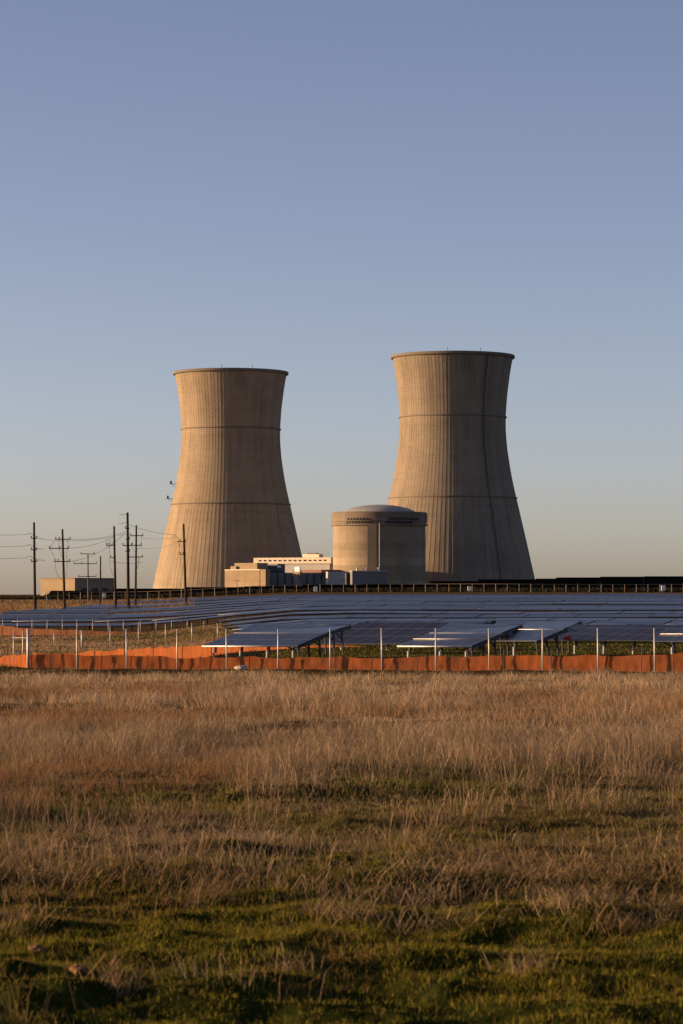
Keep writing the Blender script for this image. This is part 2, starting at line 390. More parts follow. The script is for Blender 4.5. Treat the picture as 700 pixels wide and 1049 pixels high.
def build_grass():
    # ---- tall dry grass
    def dens(x, y):
        n = fbm(x / 1.7, y / 7.0, 41)
        q = smooth(40, 24, y); d = smooth(0.30 + .10 * q, 0.54 + .05 * q, n)
        d = np.maximum(d, smooth(32, 60, y) * (0.55 + 0.45 * d))
        d = d * (1 - 0.7 * moss_mask(x, y)) * (0.12 * smooth(12, 15, y) + 0.88 * smooth(14.5, 21, y)) + 0.003 * smooth(9, 14, y)
        lat = x / np.maximum(y, 1) + .05 * (noise(x / 2, y / 6, 44) - .5)
        zr = smooth(-.018, .022, lat) * smooth(41, 33, y); d = d * (1 - zr * (0.55 + .45 * smooth(.60, .42, fbm(x / 1.0, y / 4.0, 46)))); d = d * (1 - .45 * smooth(30, 24, y) * smooth(.55, .42, fbm(x / .8, y / 3.5, 47)))
        d = d * (1 - 0.88 * smooth(134, 150, y))
        d = np.maximum(d, .10 * smooth(16, 24, y) * smooth(140, 130, y))
        return np.clip(d, 0, 1)
    def hf(x, y):
        n = fbm(x / 2.2, y / 4.5, 51)
        h = 0.16 + 0.42 * smooth(0.32, 0.72, n) + rng.normal(0, 0.05, len(x))
        h = h * (0.50 + 0.50 * smooth(17, 38, y)) * (1 - 0.55 * smooth(132, 150, y))
        h = h * np.exp(rng.normal(0, .24, len(x))) * (0.35 + 1.3 * smooth(.25, .75, fbm(x / 1.1, y / 2.6, 57)))
        return np.clip(h, 0.05, 0.62)
    parts = []
    for (nt, per, d0, d1, pw, sp) in ((9000, 30, 10, 55, 1.15, 0.34), (20000, 19, 45, 176, 1.0, 0.42)):
        parts.append(tufts(nt, per, d0, d1, pw, hf, dens, sp))
    bx, by, th, a, taz, tl, tc = [np.concatenate(q) for q in zip(*parts)]
    N = len(bx)
    h = th * rng.uniform(0.45, 1.15, N)
    lean = np.clip(0.10 + tl + np.abs(rng.normal(0, 0.38, N)), 0.02, 1.6)
    az = np.where(rng.random(N) < 0.5, a, taz + rng.normal(0, .5, N))
    flat = rng.random(N) < 0.14 + .22 * smooth(45, 25, by); lean[flat] = rng.uniform(1.2, 2.6, flat.sum()); h[flat] *= 0.5
    base = np.stack([bx, by, ground(bx, by) - 0.02], 1)
    wid = 0.0024 + 0.000092 * by; wid = wid * rng.uniform(0.7, 1.4, N)
    straw = np.array([0.30, 0.212, 0.132]); pale = np.array([0.44, 0.335, 0.23]); rust = np.array([0.24, 0.110, 0.045]); grey = np.array([0.20, 0.155, 0.115])
    f = np.clip(tc + rng.normal(0, 0.22, N), 0, 1); br = 0.55 + 0.75 * np.modf(tc * 7.31)[0]
    col = straw[None] * (1 - f[:, None]) + pale[None] * f[:, None]
    lat = bx / by
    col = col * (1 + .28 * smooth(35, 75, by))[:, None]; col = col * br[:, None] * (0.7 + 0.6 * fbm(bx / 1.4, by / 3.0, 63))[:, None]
    rm = smooth(0.47, 0.66, fbm(bx / 7.0, by / 12.0, 61) + 0.10 * smooth(0.02, -0.05, lat)) * smooth(22, 34, by) * smooth(125, 95, by)
    col = col * (1 - 0.8 * rm[:, None]) + rust[None] * 0.8 * rm[:, None]
    gm = (rng.random(N) < 0.16)[:, None]; col = np.where(gm, grey[None], col)
    gg = (rng.random(N) < 0.05)[:, None]; col = np.where(gg, np.array([[0.13, 0.14, 0.05]]), col)
    ed = (smooth(138, 152, by) * .75)[:, None]; col = col * (1 - ed) + np.array([[0.155, 0.105, 0.05]]) * ed
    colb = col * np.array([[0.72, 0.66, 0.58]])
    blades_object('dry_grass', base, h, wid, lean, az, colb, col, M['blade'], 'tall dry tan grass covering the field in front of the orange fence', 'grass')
    # ---- flattened mats of straw
    mats = [(62, 905, 260, .16), (205, 925, 200, .14), (120, 1018, 120, .06), (345, 940, 160, .12), (585, 930, 260, .16), (640, 955, 180, .12), (430, 930, 220, .15), (300, 1000, 80, .06), (540, 1000, 90, .07), (20, 950, 120, .1), (490, 885, 900, .55), (470, 902, 500, .4), (560, 908, 450, .4), (655, 900, 600, .45), (685, 938, 500, .35), (250, 868, 600, .5), (75, 885, 700, .6), (180, 905, 400, .4), (330, 915, 350, .35), (20, 868, 500, .5), (440, 955, 200, .25), (620, 868, 400, .5), (390, 868, 450, .5)]
    B = []
    for (X, Y, k, sp) in mats:
        k = int(k * .7)
        cx, cy = g_at(X, Y); B.append(np.stack([cx + rng.normal(0, sp, k), cy + rng.normal(0, sp * .8, k), np.full(k, rng.uniform(0, 6.28)), np.full(k, rng.random())], 1))
    B = np.concatenate(B); n = len(B); hh = rng.uniform(.05, .19, n)
    cc = (straw[None] * (1 - B[:, 3:4]) + pale[None] * B[:, 3:4]) * np.array([[1.0, .93, .78]]) * rng.uniform(.6, 1.2, (n, 1))
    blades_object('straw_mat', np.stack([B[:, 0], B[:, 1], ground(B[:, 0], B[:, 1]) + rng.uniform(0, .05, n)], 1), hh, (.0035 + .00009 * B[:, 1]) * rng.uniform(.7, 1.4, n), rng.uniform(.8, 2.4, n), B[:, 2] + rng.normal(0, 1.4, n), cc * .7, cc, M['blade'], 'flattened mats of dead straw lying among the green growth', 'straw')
    # ---- short green growth
    def dg(x, y): return np.clip(0.55 * smooth(75, 45, y) * smooth(12, 20, y) + moss_mask(x, y) * (0.22 + 0.78 * smooth(.40, .58, fbm(x / .45, y / .8, 71))), 0, 1)
    def hg(x, y): return np.clip((0.018 + 0.05 * fbm(x / .7, y / .9, 75) + rng.normal(0, .008, len(x))) * (1 + smooth(18, 40, y)), .012, .2)
    parts = [tufts(42000, 11, 9.3, 30, 1.35, hg, dg, 0.16), tufts(24000, 10, 24, 64, 1.1, hg, dg, 0.35)]
    bx, by, th, a, taz, tl, tc = [np.concatenate(q) for q in zip(*parts)]
    N = len(bx); h = th * rng.uniform(.5, 1.3, N)
    base = np.stack([bx, by, ground(bx, by) - 0.01], 1)
    wid = (0.0028 + 0.00016 * by) * rng.uniform(.7, 1.4, N)
    g1 = np.array([0.090, 0.090, 0.012]); g2 = np.array([0.235, 0.20, 0.028]); br = np.array([0.19, 0.115, 0.05])
    f = np.clip(tc + rng.normal(0, .25, N), 0, 1)
    col = g1[None] * (1 - f[:, None]) + g2[None] * f[:, None]
    bm = (rng.random(N) < 0.16 + 0.40 * smooth(.48, .66, fbm(bx / 1.1, by / 2.5, 81)))[:, None]; col = np.where(bm, br[None], col)
    dry = (rng.random(N) > moss_mask(bx, by) * 1.15)[:, None]; col = np.where(dry, np.array([[0.235, 0.165, 0.09]]) * rng.uniform(.5, 1.3, (N, 1)), col)
    ol = smooth(17, 26, by)[:, None]; col = col * (1 - .35 * ol) + col.mean(1, keepdims=True) * np.array([[1.15, 1.0, .55]]) * .35 * ol
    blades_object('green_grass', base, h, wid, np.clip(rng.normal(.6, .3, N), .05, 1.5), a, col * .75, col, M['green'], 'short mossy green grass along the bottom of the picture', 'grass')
    # ---- dry and green grass between the fences and on the rise at the left
    def patch(n, X0, X1, d0, d1): X = rng.uniform(X0, X1, n); y = rng.uniform(d0, d1, n); return (X - 350) / F * y, y
    xa, ya = patch(42000, -40, 262, 179, 415); xb, yb = patch(26000, -40, 200, 560, 850); xc, yc = patch(16000, 195, 740, 172, 250)
    x = np.concatenate([xa, xb, xc]); y = np.concatenate([ya, yb, yc]); z3 = np.concatenate([np.zeros(len(xa)), np.ones(len(xb)), np.full(len(xc), 2)])
    k = rng.random(len(x)) < .35 + .65 * smooth(.35, .6, fbm(x / 5, y / 9, 95)); x, y, z3 = x[k], y[k], z3[k]; n = len(x)
    h = rng.uniform(.08, .30, n) * np.where(z3 == 2, .6, 1.0) * np.where(z3 == 1, 1.3, 1)
    c = np.array([[0.36, 0.245, 0.145]]) * rng.uniform(.6, 1.25, (n, 1))
    gm = ((z3 == 2) & (rng.random(n) < .8)) | ((z3 == 0) & (rng.random(n) < .55 * smooth(.48, .62, fbm(x / 10, y / 25, 37))))
    c = np.where(gm[:, None], np.array([[0.16, 0.15, 0.036]]) * rng.uniform(.6, 1.3, (n, 1)), c)
    blades_object('short_grass', np.stack([x, y, ground(x, y) - .02], 1), h, .00017 * y * rng.uniform(.6, 1.4, n) + .01, np.clip(rng.normal(.4, .3, n), 0, 1.3), rng.uniform(0, 6.28, n), c * .75, c, M['blade'], 'thin short grass on the bare ground between the orange fences', 'grass')
    # ---- rank dry weeds beyond the left rows of panels
    n = 9000
    y = rng.uniform(600, 790, n); X = np.where(rng.random(n) < .6, rng.uniform(105, 200, n), rng.uniform(-30, 200, n)); x = (X - 350) / F * y
    cl = smooth(.45, .6, fbm(x / 4, y / 6, 91)); k = rng.random(n) < .15 + .85 * cl; x, y = x[k], y[k]; n = len(x)
    h = rng.uniform(.3, 1.0, n) * (0.7 + 1.5 * smooth(.5, .7, fbm(x / 4, y / 6, 91)))
    col = np.array([[0.30, 0.17, 0.075]]) * rng.uniform(.6, 1.3, (n, 1))
    blades_object('tall_weeds', np.stack([x, y, ground(x, y) - .03], 1), h, rng.uniform(.07, .14, n), np.clip(rng.normal(.15, .1, n), 0, .5), rng.uniform(0, 6.28, n), col * .7, col, M['blade'], 'rusty dry weeds among the utility poles behind the panels', 'weeds')

def g_at(X, Y):
    lo, hi = 6.0, 170.0
    for _ in range(60):
        m = (lo + hi) / 2; x = (X - 350) / F * m; y = HY - gz(x, m) * F / m
        if y > Y: lo = m
        else: hi = m
    return (X - 350) / F * m, m

# ------------------------------------------------------------------ cooling towers
RP = [(-1.8, 45.8), (3.4, 44.7), (14.6, 42.2), (25.9, 39.7), (37.1, 37.1), (50.1, 34.1), (58, 32.3), (65.3, 30.9), (76.5, 29.2), (86.7, 28.35), (94.5, 28.4), (104.7, 29.1), (115.9, 30.5), (121.5, 31.4), (126.3, 32.4)]
_zz = np.linspace(-12, 137, 600)
_rr = np.interp(_zz, [p[0] for p in RP], [p[1] for p in RP]); _rr[_zz < -1.8] = 45.8 + (-1.8 - _zz[_zz < -1.8]) * .22; _rr[_zz > 126.3] = 32.4 + (_zz[_zz > 126.3] - 126.3) * .19
_k = np.hanning(43)[1:-1]; _k /= _k.sum(); _rs = np.convolve(np.pad(_rr, 20, mode='edge'), _k, 'valid')
def rad(z): return float(np.interp(z, _zz, _rs))

def ribbed_shell(z0, z1, dz, nr, rib, wfrac):
    mb = MB(); zs = np.linspace(z0, z1, int((z1 - z0) / dz) + 1)
    st = 2 * math.pi / nr; prof = []
    for k in range(nr):
        a = k * st
        prof += [(a, 0), (a + st * (0.5 - wfrac / 2) - .0008, 0), (a + st * (0.5 - wfrac / 2) + .0008, rib), (a + st * (0.5 + wfrac / 2) - .0008, rib), (a + st * (0.5 + wfrac / 2) + .0008, 0)]
    m = len(prof)
    for z in zs:
        r = rad(z)
        for (a, e) in prof: mb.v.append(((r + e) * math.sin(a), -(r + e) * math.cos(a), z))
    for i in range(len(zs) - 1):
        for k in range(m):
            mb.f.append((i*m + k, i*m + (k+1) % m, (i+1)*m + (k+1) % m, (i+1)*m + k))
    n0 = len(mb.v)                                   # inner face of the shell, closed at the lip
    ns = 120
    ZI = np.linspace(z1, z0, 30)
    for z in ZI:
        r = rad(z) - 1.0
        for k in range(ns): a = 2*math.pi*k/ns; mb.v.append((r*math.sin(a), -r*math.cos(a), z))
    for i in range(29):
        for k in range(ns): mb.f.append((n0+i*ns+k, n0+i*ns+(k+1) % ns, n0+(i+1)*ns+(k+1) % ns, n0+(i+1)*ns+k))
    return mb

def add(mb, off):
    mb.v = [(p[0] + off[0], p[1] + off[1], p[2] + off[2]) for p in mb.v]; return mb

def tower(Xc, d, mat, label, ladder, lamps):
    c = np.array([(Xc - 350) / F * d, d, 0.0])
    t = thing('cooling_tower', (c[0], c[1], -1.8), label, 'cooling tower', 'twin cooling towers')
    # local frame: z measured from the eye level
    add(ribbed_shell(50.1, 126.3, 1.4, 100, 0.06, 0.26), c).build('upper_shell', mat, t)
    add(ribbed_shell(-1.8, 50.0, 1.7, 100, 0.08, 0.28), c).build('lower_shell', mat, t)
    mb = MB(); r = rad(126.3)
    mb.lathe([(r - 1.0, 124.9), (r + .75, 124.9), (r + .95, 125.2), (r + .95, 126.2), (r + .75, 126.5), (r - 1.0, 126.5), (r - 1.0, 124.9)], c, 160); mb.build('rim', M['rim'], t)
    for z in (93.4, 50.1):
        mb = MB(); r = rad(z); mb.lathe([(r - .2, z - .35), (r + .55, z - .35), (r + .62, z), (r + .55, z + .35), (r - .2, z + .35)], c, 160); mb.build('stiffening_ring', M['rim'], t)
    r = rad(126.3) + .5
    for a in (-.12, .42):
        mb = MB(); p = c + np.array([r*math.sin(a), -r*math.cos(a), 126.45]); mb.tube([p, p + np.array([0, 0, 1.2])], .1, 6); mb.box(p + np.array([-.25, -.25, 1.2]), p + np.array([.25, .25, 1.6])); mb.build('warning_light', M['darksteel'], t)
    if ladder is not None:
        a = ladder; mb = MB(); er = np.array([math.sin(a), -math.cos(a), 0]); et = np.array([math.cos(a), math.sin(a), 0])
        zs = np.linspace(2, 125, 90)
        for s in (-.45, .45):
            mb.tube([c + er*(rad(z) + .55) + et*s + np.array([0, 0, z]) for z in zs], .10, 5)
        for z in np.arange(3, 125, .9):
            mb.tube([c + er*(rad(z) + .55) - et*.45 + np.array([0, 0, z]), c + er*(rad(z) + .55) + et*.45 + np.array([0, 0, z])], .05, 4)
        for z in np.arange(5, 124, 2.2):
            mb.tube([c + er*(rad(z) + .5 + .9*math.sin(q)) + et*(.55*math.cos(q)) + np.array([0, 0, z]) for q in np.linspace(0, math.pi, 7)], .07, 4)
        mb.build('caged_ladder', M['darksteel'], t)
    for (a, z) in lamps:
        mb = MB(); er = np.array([math.sin(a), -math.cos(a), 0]); p = c + er*(rad(z) - .3) + np.array([0, 0, z]); q = p + er*3.2
        mb.tube([p, q], .16, 6); mb.tube([p - np.array([0, 0, 2.0]), q], .12, 6); mb.box(q - np.array([.9, .9, .1]), q + np.array([.9, .9, .12])); mb.box(q + np.array([-.5, -.5, .12]), q + np.array([.5, .5, 1.7]))
        mb.build('floodlight_bracket', M['darksteel'], t)
    return t

def build_towers():
    tower(236.6, 1640, M['tower'], 'smaller looking concrete cooling tower on the left behind the utility poles', None, ((-1.50, 62.0), (-1.50, 53.5)))
    tower(463.9, 1526, M['tower_b'], 'larger looking concrete cooling tower on the right rising behind the domed vessel', 0.56, ())

# ------------------------------------------------------------------ plant buildings
def corner_box(mb, Xl, Xc, Xr, Yt, Yb, d, k=1.0):
    """box with one vertical edge towards us: left face to Xl, right face to Xr"""
    mpp = d / F
    n = np.array([(Xc - 350) * mpp, d]); l = n + np.array([-(Xc - Xl) * mpp, (Xc - Xl) * mpp * k]); r = n + np.array([(Xr - Xc) * mpp, (Xr - Xc) * mpp / k])
    b = l + r - n; z0 = (HY - Yb) * mpp; z1 = (HY - Yt) * mpp
    mb.quadbox([(*n, z0), (*r, z0), (*b, z0), (*l, z0), (*n, z1), (*r, z1), (*b, z1), (*l, z1)])
def pt(X, d): return ((X - 350) / F * d, d, -1.9)

def build_plant():
    # domed reactor vessel
    d = 1450; m = d / F; c = np.array([(388.7 - 350) * m, d, 0]); zz = lambda Y: (HY - Y) * m
    t = thing('containment_vessel', (c[0], c[1], -1.9), 'round concrete reactor building with shallow dome and thick upper band', 'reactor building')
    mb = MB(); r = 47.4 * m; mb.lathe([(r, -1.9), (r, zz(537))], c, 160); mb.build('cylinder_wall', M['vessel'], t, True)
    mb = MB(); r2 = 48.6 * m; mb.lathe([(r - .2, zz(539.5)), (r2 + .5, zz(539)), (r2 + .5, zz(537.3)), (r2 - .1, zz(536.8)), (r2 - .1, zz(535)), (r2 + .3, zz(534.6)), (r2 + .3, zz(525.6)), (r2 - .5, zz(525)), (r2 - 2.0, zz(525)), (r2 - 2.0, zz(526.5)), (r2 - 6, zz(526.8))], c, 160)
    mb.build('ring_girder', M['vessel_ring'], t)
    mb = MB(); rd = 38.5 * m; h = zz(516.4) - zz(526); prof = [(rd * math.cos(q) if q < 1.56 else 0.01, zz(526.6) + h * math.sin(q) ** 1.15) for q in np.linspace(0, math.pi / 2, 16)]
    mb.lathe(prof, c, 128); mb.build('dome', M['dome'], t, True)
    for a in (-0.16, 2.0, 4.1):                                       # buttresses
        er = np.array([math.sin(a), -math.cos(a), 0]); et = np.array([math.cos(a), math.sin(a), 0]); mb = MB(); w = 4.6
        p = [c + er*(r - 1) + et*s for s in (-w/2, w/2)] + [c + er*(r + 1.1) + et*s for s in (w/2, -w/2)]
        lo = [q + np.array([0, 0, -1.9]) for q in p]; hi = [q + np.array([0, 0, zz(538)]) for q in p]
        mb.quadbox([lo[3], lo[2], lo[1], lo[0], hi[3], hi[2], hi[1], hi[0]]); mb.build('buttress', M['vessel_ring'], t)
    for (a0, a1, Y) in ((-.72, -.22, 532.6), (-.75, -.2, 535.9), (.2, .95, 532.4), (.12, .7, 535.9)):
        mb = MB()
        for a in np.arange(a0, a1, .072):
            mb = MB()
            er = np.array([math.sin(a), -math.cos(a), 0]); et = np.array([math.cos(a), math.sin(a), 0]); p = c + er*(r2 + .35)
            q = [p + et*s + er*e for (s, e) in ((-.55, .45), (.55, .45), (.55, -.3), (-.55, -.3))]
            mb.quadbox([k + np.array([0, 0, zz(Y) - .5]) for k in q] + [k + np.array([0, 0, zz(Y) + .5]) for k in q])
            mb.build('tendon_cap', M['darksteel'], t)
    a = math.asin((388.4 - 388.7) / 47.4); mb = MB(); p = c + np.array([math.sin(a) * (r + 1.9), -math.cos(a) * (r + 1.9), 0])
    mb.tube([p + np.array([0, 0, zz(586)]), p + np.array([0, 0, zz(537)])], .34, 8); mb.build('downpipe', M['dull'], t)
    for X, Y in ((341.8, 519.5), (427, 520.5), (372, 523)):
        mb = MB(); a = math.asin((X - 388.7) / 49.5); p = c + np.array([math.sin(a) * (r2 - 1), -math.cos(a) * (r2 - 1), 0]); mb.tube([p + np.array([0, 0, zz(525.2)]), p + np.array([0, 0, zz(Y)])], .14, 6); mb.build('mast', M['galv'], t)

    # stepped tan block
    d = 1400
    t = thing('stepped_building', pt(250, d), 'windowless tan building with a stepped top beside the left tower', 'building')
    mb = MB(); corner_box(mb, 229, 266, 273, 583.6, 607, d); mb.build('lower_block', M['tan'], t)
    mb = MB(); corner_box(mb, 239.5, 263.5, 274, 576.6, 583.6, d + 6); corner_box(mb, 236, 242, 262, 580, 583.6, d + 15); mb.build('upper_block', M['tan'], t)
    mb = MB(); corner_box(mb, 266.6, 272.2, 277, 583.2, 607, d - 5); mb.build('end_pier', M['tan'], t)
    mb = MB(); corner_box(mb, 228.7, 266.3, 273.5, 583.2, 583.9, d - .4); mb.build('coping', M['cream'], t)
    # low slate hall
    d = 1408
    t = thing('slate_hall', pt(310, d), 'low slate grey hall with a paler end between tan building and domed vessel', 'building')
    mb = MB(); corner_box(mb, 271, 273, 347, 586.6, 607, d + 8, 1.6); mb.build('wall', M['slate'], t)
    mb = MB(); corner_box(mb, 300, 334, 366, 583.6, 586.6, d + 22); mb.build('roof', M['brown'], t)
    mb = MB(); corner_box(mb, 334, 336, 365, 585.6, 607, d - 6, 1.6); mb.build('end_wall', M['pale'], t)
    for X in np.arange(277, 333, 7.5):
        mb = MB(); k = (X - 273) * (d / F); p = np.array([(X - 350) * d / F, d + 8 + k / 1.6, 0]); mb.box(p + np.array([-.15, -.5, -1.9]), p + np.array([.15, .1, 9.2])); mb.build('wall_rib', M['darksteel'], t)
    # rooftop plant
    t = thing('roof_equipment', (*pt(278, 1420)[:2], 9.0), 'dark blue tanks and ducts on the roof behind the tan building', 'roof equipment')
    mb = MB(); d = 1424
    corner_box(mb, 263.5, 268, 273, 577.5, 588, d); mb.build('duct_housing', M['bluesteel'], t); mb = MB(); corner_box(mb, 281, 284, 292, 578, 588, d + 4); mb.build('duct_housing', M['bluesteel'], t)
    for X0, X1, Y in ((268, 284, 581.5), (270, 290, 584.6)):
        mb = MB(); m = (d - 6) / F; mb.tube([((X0 - 350) * m, d - 6, (HY - Y) * m), ((X1 - 350) * m, d - 2, (HY - Y) * m)], 1.25, 14); mb.build('tank', M['bluesteel'], t)
    mb = MB(); corner_box(mb, 284.4, 286, 288, 579.6, 581.6, d - 9); mb.build('vent_cap', M['white'], t)
    # long cream building
    d = 1480
    t = thing('cream_building', pt(300, d), 'long cream building with a pale parapet behind the tan block', 'building')
    mb = MB(); corner_box(mb, 260, 338, 345, 577.2, 607, d, 0.5); mb.build('wall', M['pale'], t)
    mb = MB(); corner_box(mb, 258.6, 339, 346, 571.0, 577.2, d - 1.2, 0.5); mb.build('parapet', M['cream'], t)
    for X in np.arange(265, 337, 5.2):
        mb = MB()
        m = (d - 1.4) / F; k = (339 - X) * m; p = np.array([(X - 350) * m, d - 1.4 + k * .5, (HY - 573.9) * m])
        mb.box(p + np.array([-.45, -.3, -.35]), p + np.array([.45, .3, .35]))
        mb.build('scupper', M['brown'], t)
    mb = MB(); corner_box(mb, 310, 327, 331, 567.6, 571, d + 14, .6); mb.build('penthouse', M['cream'], t)
    mb = MB(); corner_box(mb, 315, 324, 327, 566.4, 567.6, d + 15, .6); mb.build('penthouse_roof', M['brown'], t)
    # white cube and its tan base
    d = 1398
    t = thing('vent_house', pt(305, d), 'small white cube on a tan base in front of the slate hall', 'vent house')
    mb = MB(); corner_box(mb, 299.6, 307.5, 309.5, 585.4, 589.8, d); mb.build('base', M['tan'], t)
    mb = MB(); corner_box(mb, 302, 306.8, 308, 580.8, 585.4, d + .6); mb.build('housing', M['white'], t)
    mb = MB(); corner_box(mb, 301.0, 306, 309, 589.8, 607, d + 1); mb.build('support_wall', M['slate'], t)
    # annex before the vessel
    d = 1375
    t = thing('annex_building', pt(380, d), 'low flat grey annex against the foot of the domed vessel', 'building')
    mb = MB(); corner_box(mb, 358.4, 361, 396.6, 585.4, 607, d, 3.0); mb.build('wall', M['slate'], t)
    mb = MB(); corner_box(mb, 358, 360.8, 397.2, 584.6, 585.4, d - .5, 3.0); mb.build('coping', M['pale'], t)
    mb = MB(); corner_box(mb, 353.6, 355, 358.8, 587, 607, d + 3, 2.0); mb.build('door_bay', M['darksteel'], t)
    for X in (366, 376, 388):
        mb = MB(); m = d / F; p = np.array([(X - 350) * m, d + 8, (HY - 585) * m - .2]); mb.tube([p, p + [0, 0, 1.6]], .45, 10); mb.tube([p + [0, 0, 1.6], p + [0, 0, 2.1]], [.75, .3], 10); mb.build('roof_vent', M['galv'], t)
    for X in (370, 383, 391):
        mb = MB(); m = d / F; k = (X - 361) * m / 3.0; p = np.array([(X - 350) * m, d + k - .12, 0]); mb.box(p + np.array([-.9, -.12, -1.8]), p + np.array([.9, .3, 1.9])); mb.build('door', M['darksteel'], t)
    for X, lab in ((243, 'short lamp post with a crossbar before the tan stepped building'), (352, 'short lamp post with a crossbar before the grey annex')):
        d = 1300; m = d / F; x = (X - 350) * m; tt = thing('lamp_post', (x, d, -1.9), lab, 'lamp post')
        mb = MB(); mb.tube([(x, d, -1.9), (x, d, 5.2)], [.16, .10], 8); mb.build('shaft', M['darksteel'], tt)
        mb = MB(); mb.box((x - 1.0, d - .06, 5.05), (x + 1.0, d + .06, 5.17)); mb.build('crossbar', M['darksteel'], tt)
        for q in (-.9, .9): mb = MB(); mb.box((x + q - .3, d - .25, 4.85), (x + q + .3, d + .2, 5.05)); mb.build('lamp_head', M['darksteel'], tt)
    # distant warehouse at the left
    d = 1250
    t = thing('warehouse', pt(70, d), 'plain flat roofed warehouse with a sunlit tan side at the far left', 'building')
    mb = MB(); corner_box(mb, 37.5, 76.8, 115, 592.6, 611, d); mb.build('wall', M['tan'], t)
    mb = MB(); corner_box(mb, 37.2, 76.8, 115.3, 592.0, 592.7, d - .4); mb.build('roof_edge', M['brown'], t)
    for X in (86, 96, 106):
        m = d / F; k = (X - 76.8) * m; mb = MB(); p = np.array([(X - 350) * m, d + k, 0]); mb.quadbox([p + q for q in (np.array([-1.2, -1.3, -1.8]), np.array([1.2, 1.1, -1.8]), np.array([1.0, 1.3, -1.8]), np.array([-1.4, -1.1, -1.8]), np.array([-1.2, -1.3, 1.6]), np.array([1.2, 1.1, 1.6]), np.array([1.0, 1.3, 1.6]), np.array([-1.4, -1.1, 1.6]))]); mb.build('dock_door', M['darksteel'], t)

# ------------------------------------------------------------------ utility poles and wires
def pole(Xt, Yt, Xb, d, r, mat, label, arms=(), loops=(), group='utility poles'):
    m = d / F; xb = (Xb - 350) * m; g = gz(xb, d)
    top = at(Xt, Yt, d); base = np.array([xb, d, g - .4])
    t = thing('utility_pole', (xb, d, g), label, 'utility pole', group)
    mb = MB(); mb.tube([base, base * .5 + top * .5, top], [r, r * .85, r * .68], 10); mb.build('shaft', mat, t)
    def onpole(Y):
        z = (HY - Y) * m; f = (z - base[2]) / (top[2] - base[2]); return base * (1 - f) + top * f
    for (Y, xl, xr, ins) in arms:
        p = onpole(Y) + np.array([0, -r - .04, 0]); a = at(xl, Y, d) * [1, 0, 1] + [0, p[1], 0]; b = at(xr, Y, d) * [1, 0, 1] + [0, p[1], 0]
        mb = MB(); q = [a, b]; mb.box((a[0], p[1] - .08, p[2] - .10), (b[0], p[1] + .08, p[2] + .10)); mb.build('crossarm', mat, t)
        for xi in ins:
            s = at(xi, Y, d) * [1, 0, 1] + [0, p[1], 0]; mb = MB()
            mb.tube([s + [0, 0, .08], s + [0, 0, .22], s + [0, 0, .30], s + [0, 0, .44], s + [0, 0, .52]], [.05, .06, .17, .13, .06], 8); mb.build('insulator', M['ins'], t)
    for pts in loops:
        mb = MB(); P = [at(X, Y, d) - np.array([0, .35, 0]) for X, Y in pts]
        P = [P[max(0, min(len(P) - 1, i))] for i in range(len(P))]
        # soften the polyline
        for _ in range(2): P = [P[0]] + sum([[P[i]*.75 + P[i+1]*.25, P[i]*.25 + P[i+1]*.75] for i in range(len(P) - 1)], []) + [P[-1]]
        mb.tube(P, .045, 5); mb.build('jumper_wire', M['wire'], t)
    return t

def wire(a, b, sag, label, r=.035):
    p, q = at(*a), at(*b); mb = MB(); P = []
    for f in np.linspace(0, 1, 21):
        v = p * (1 - f) + q * f; v[2] -= sag * 4 * f * (1 - f); P.append(v)
    mb.tube(P, r, 5); o = mb.build('power_line', M['wire']); tag(o, label, 'power line', 'overhead power lines')

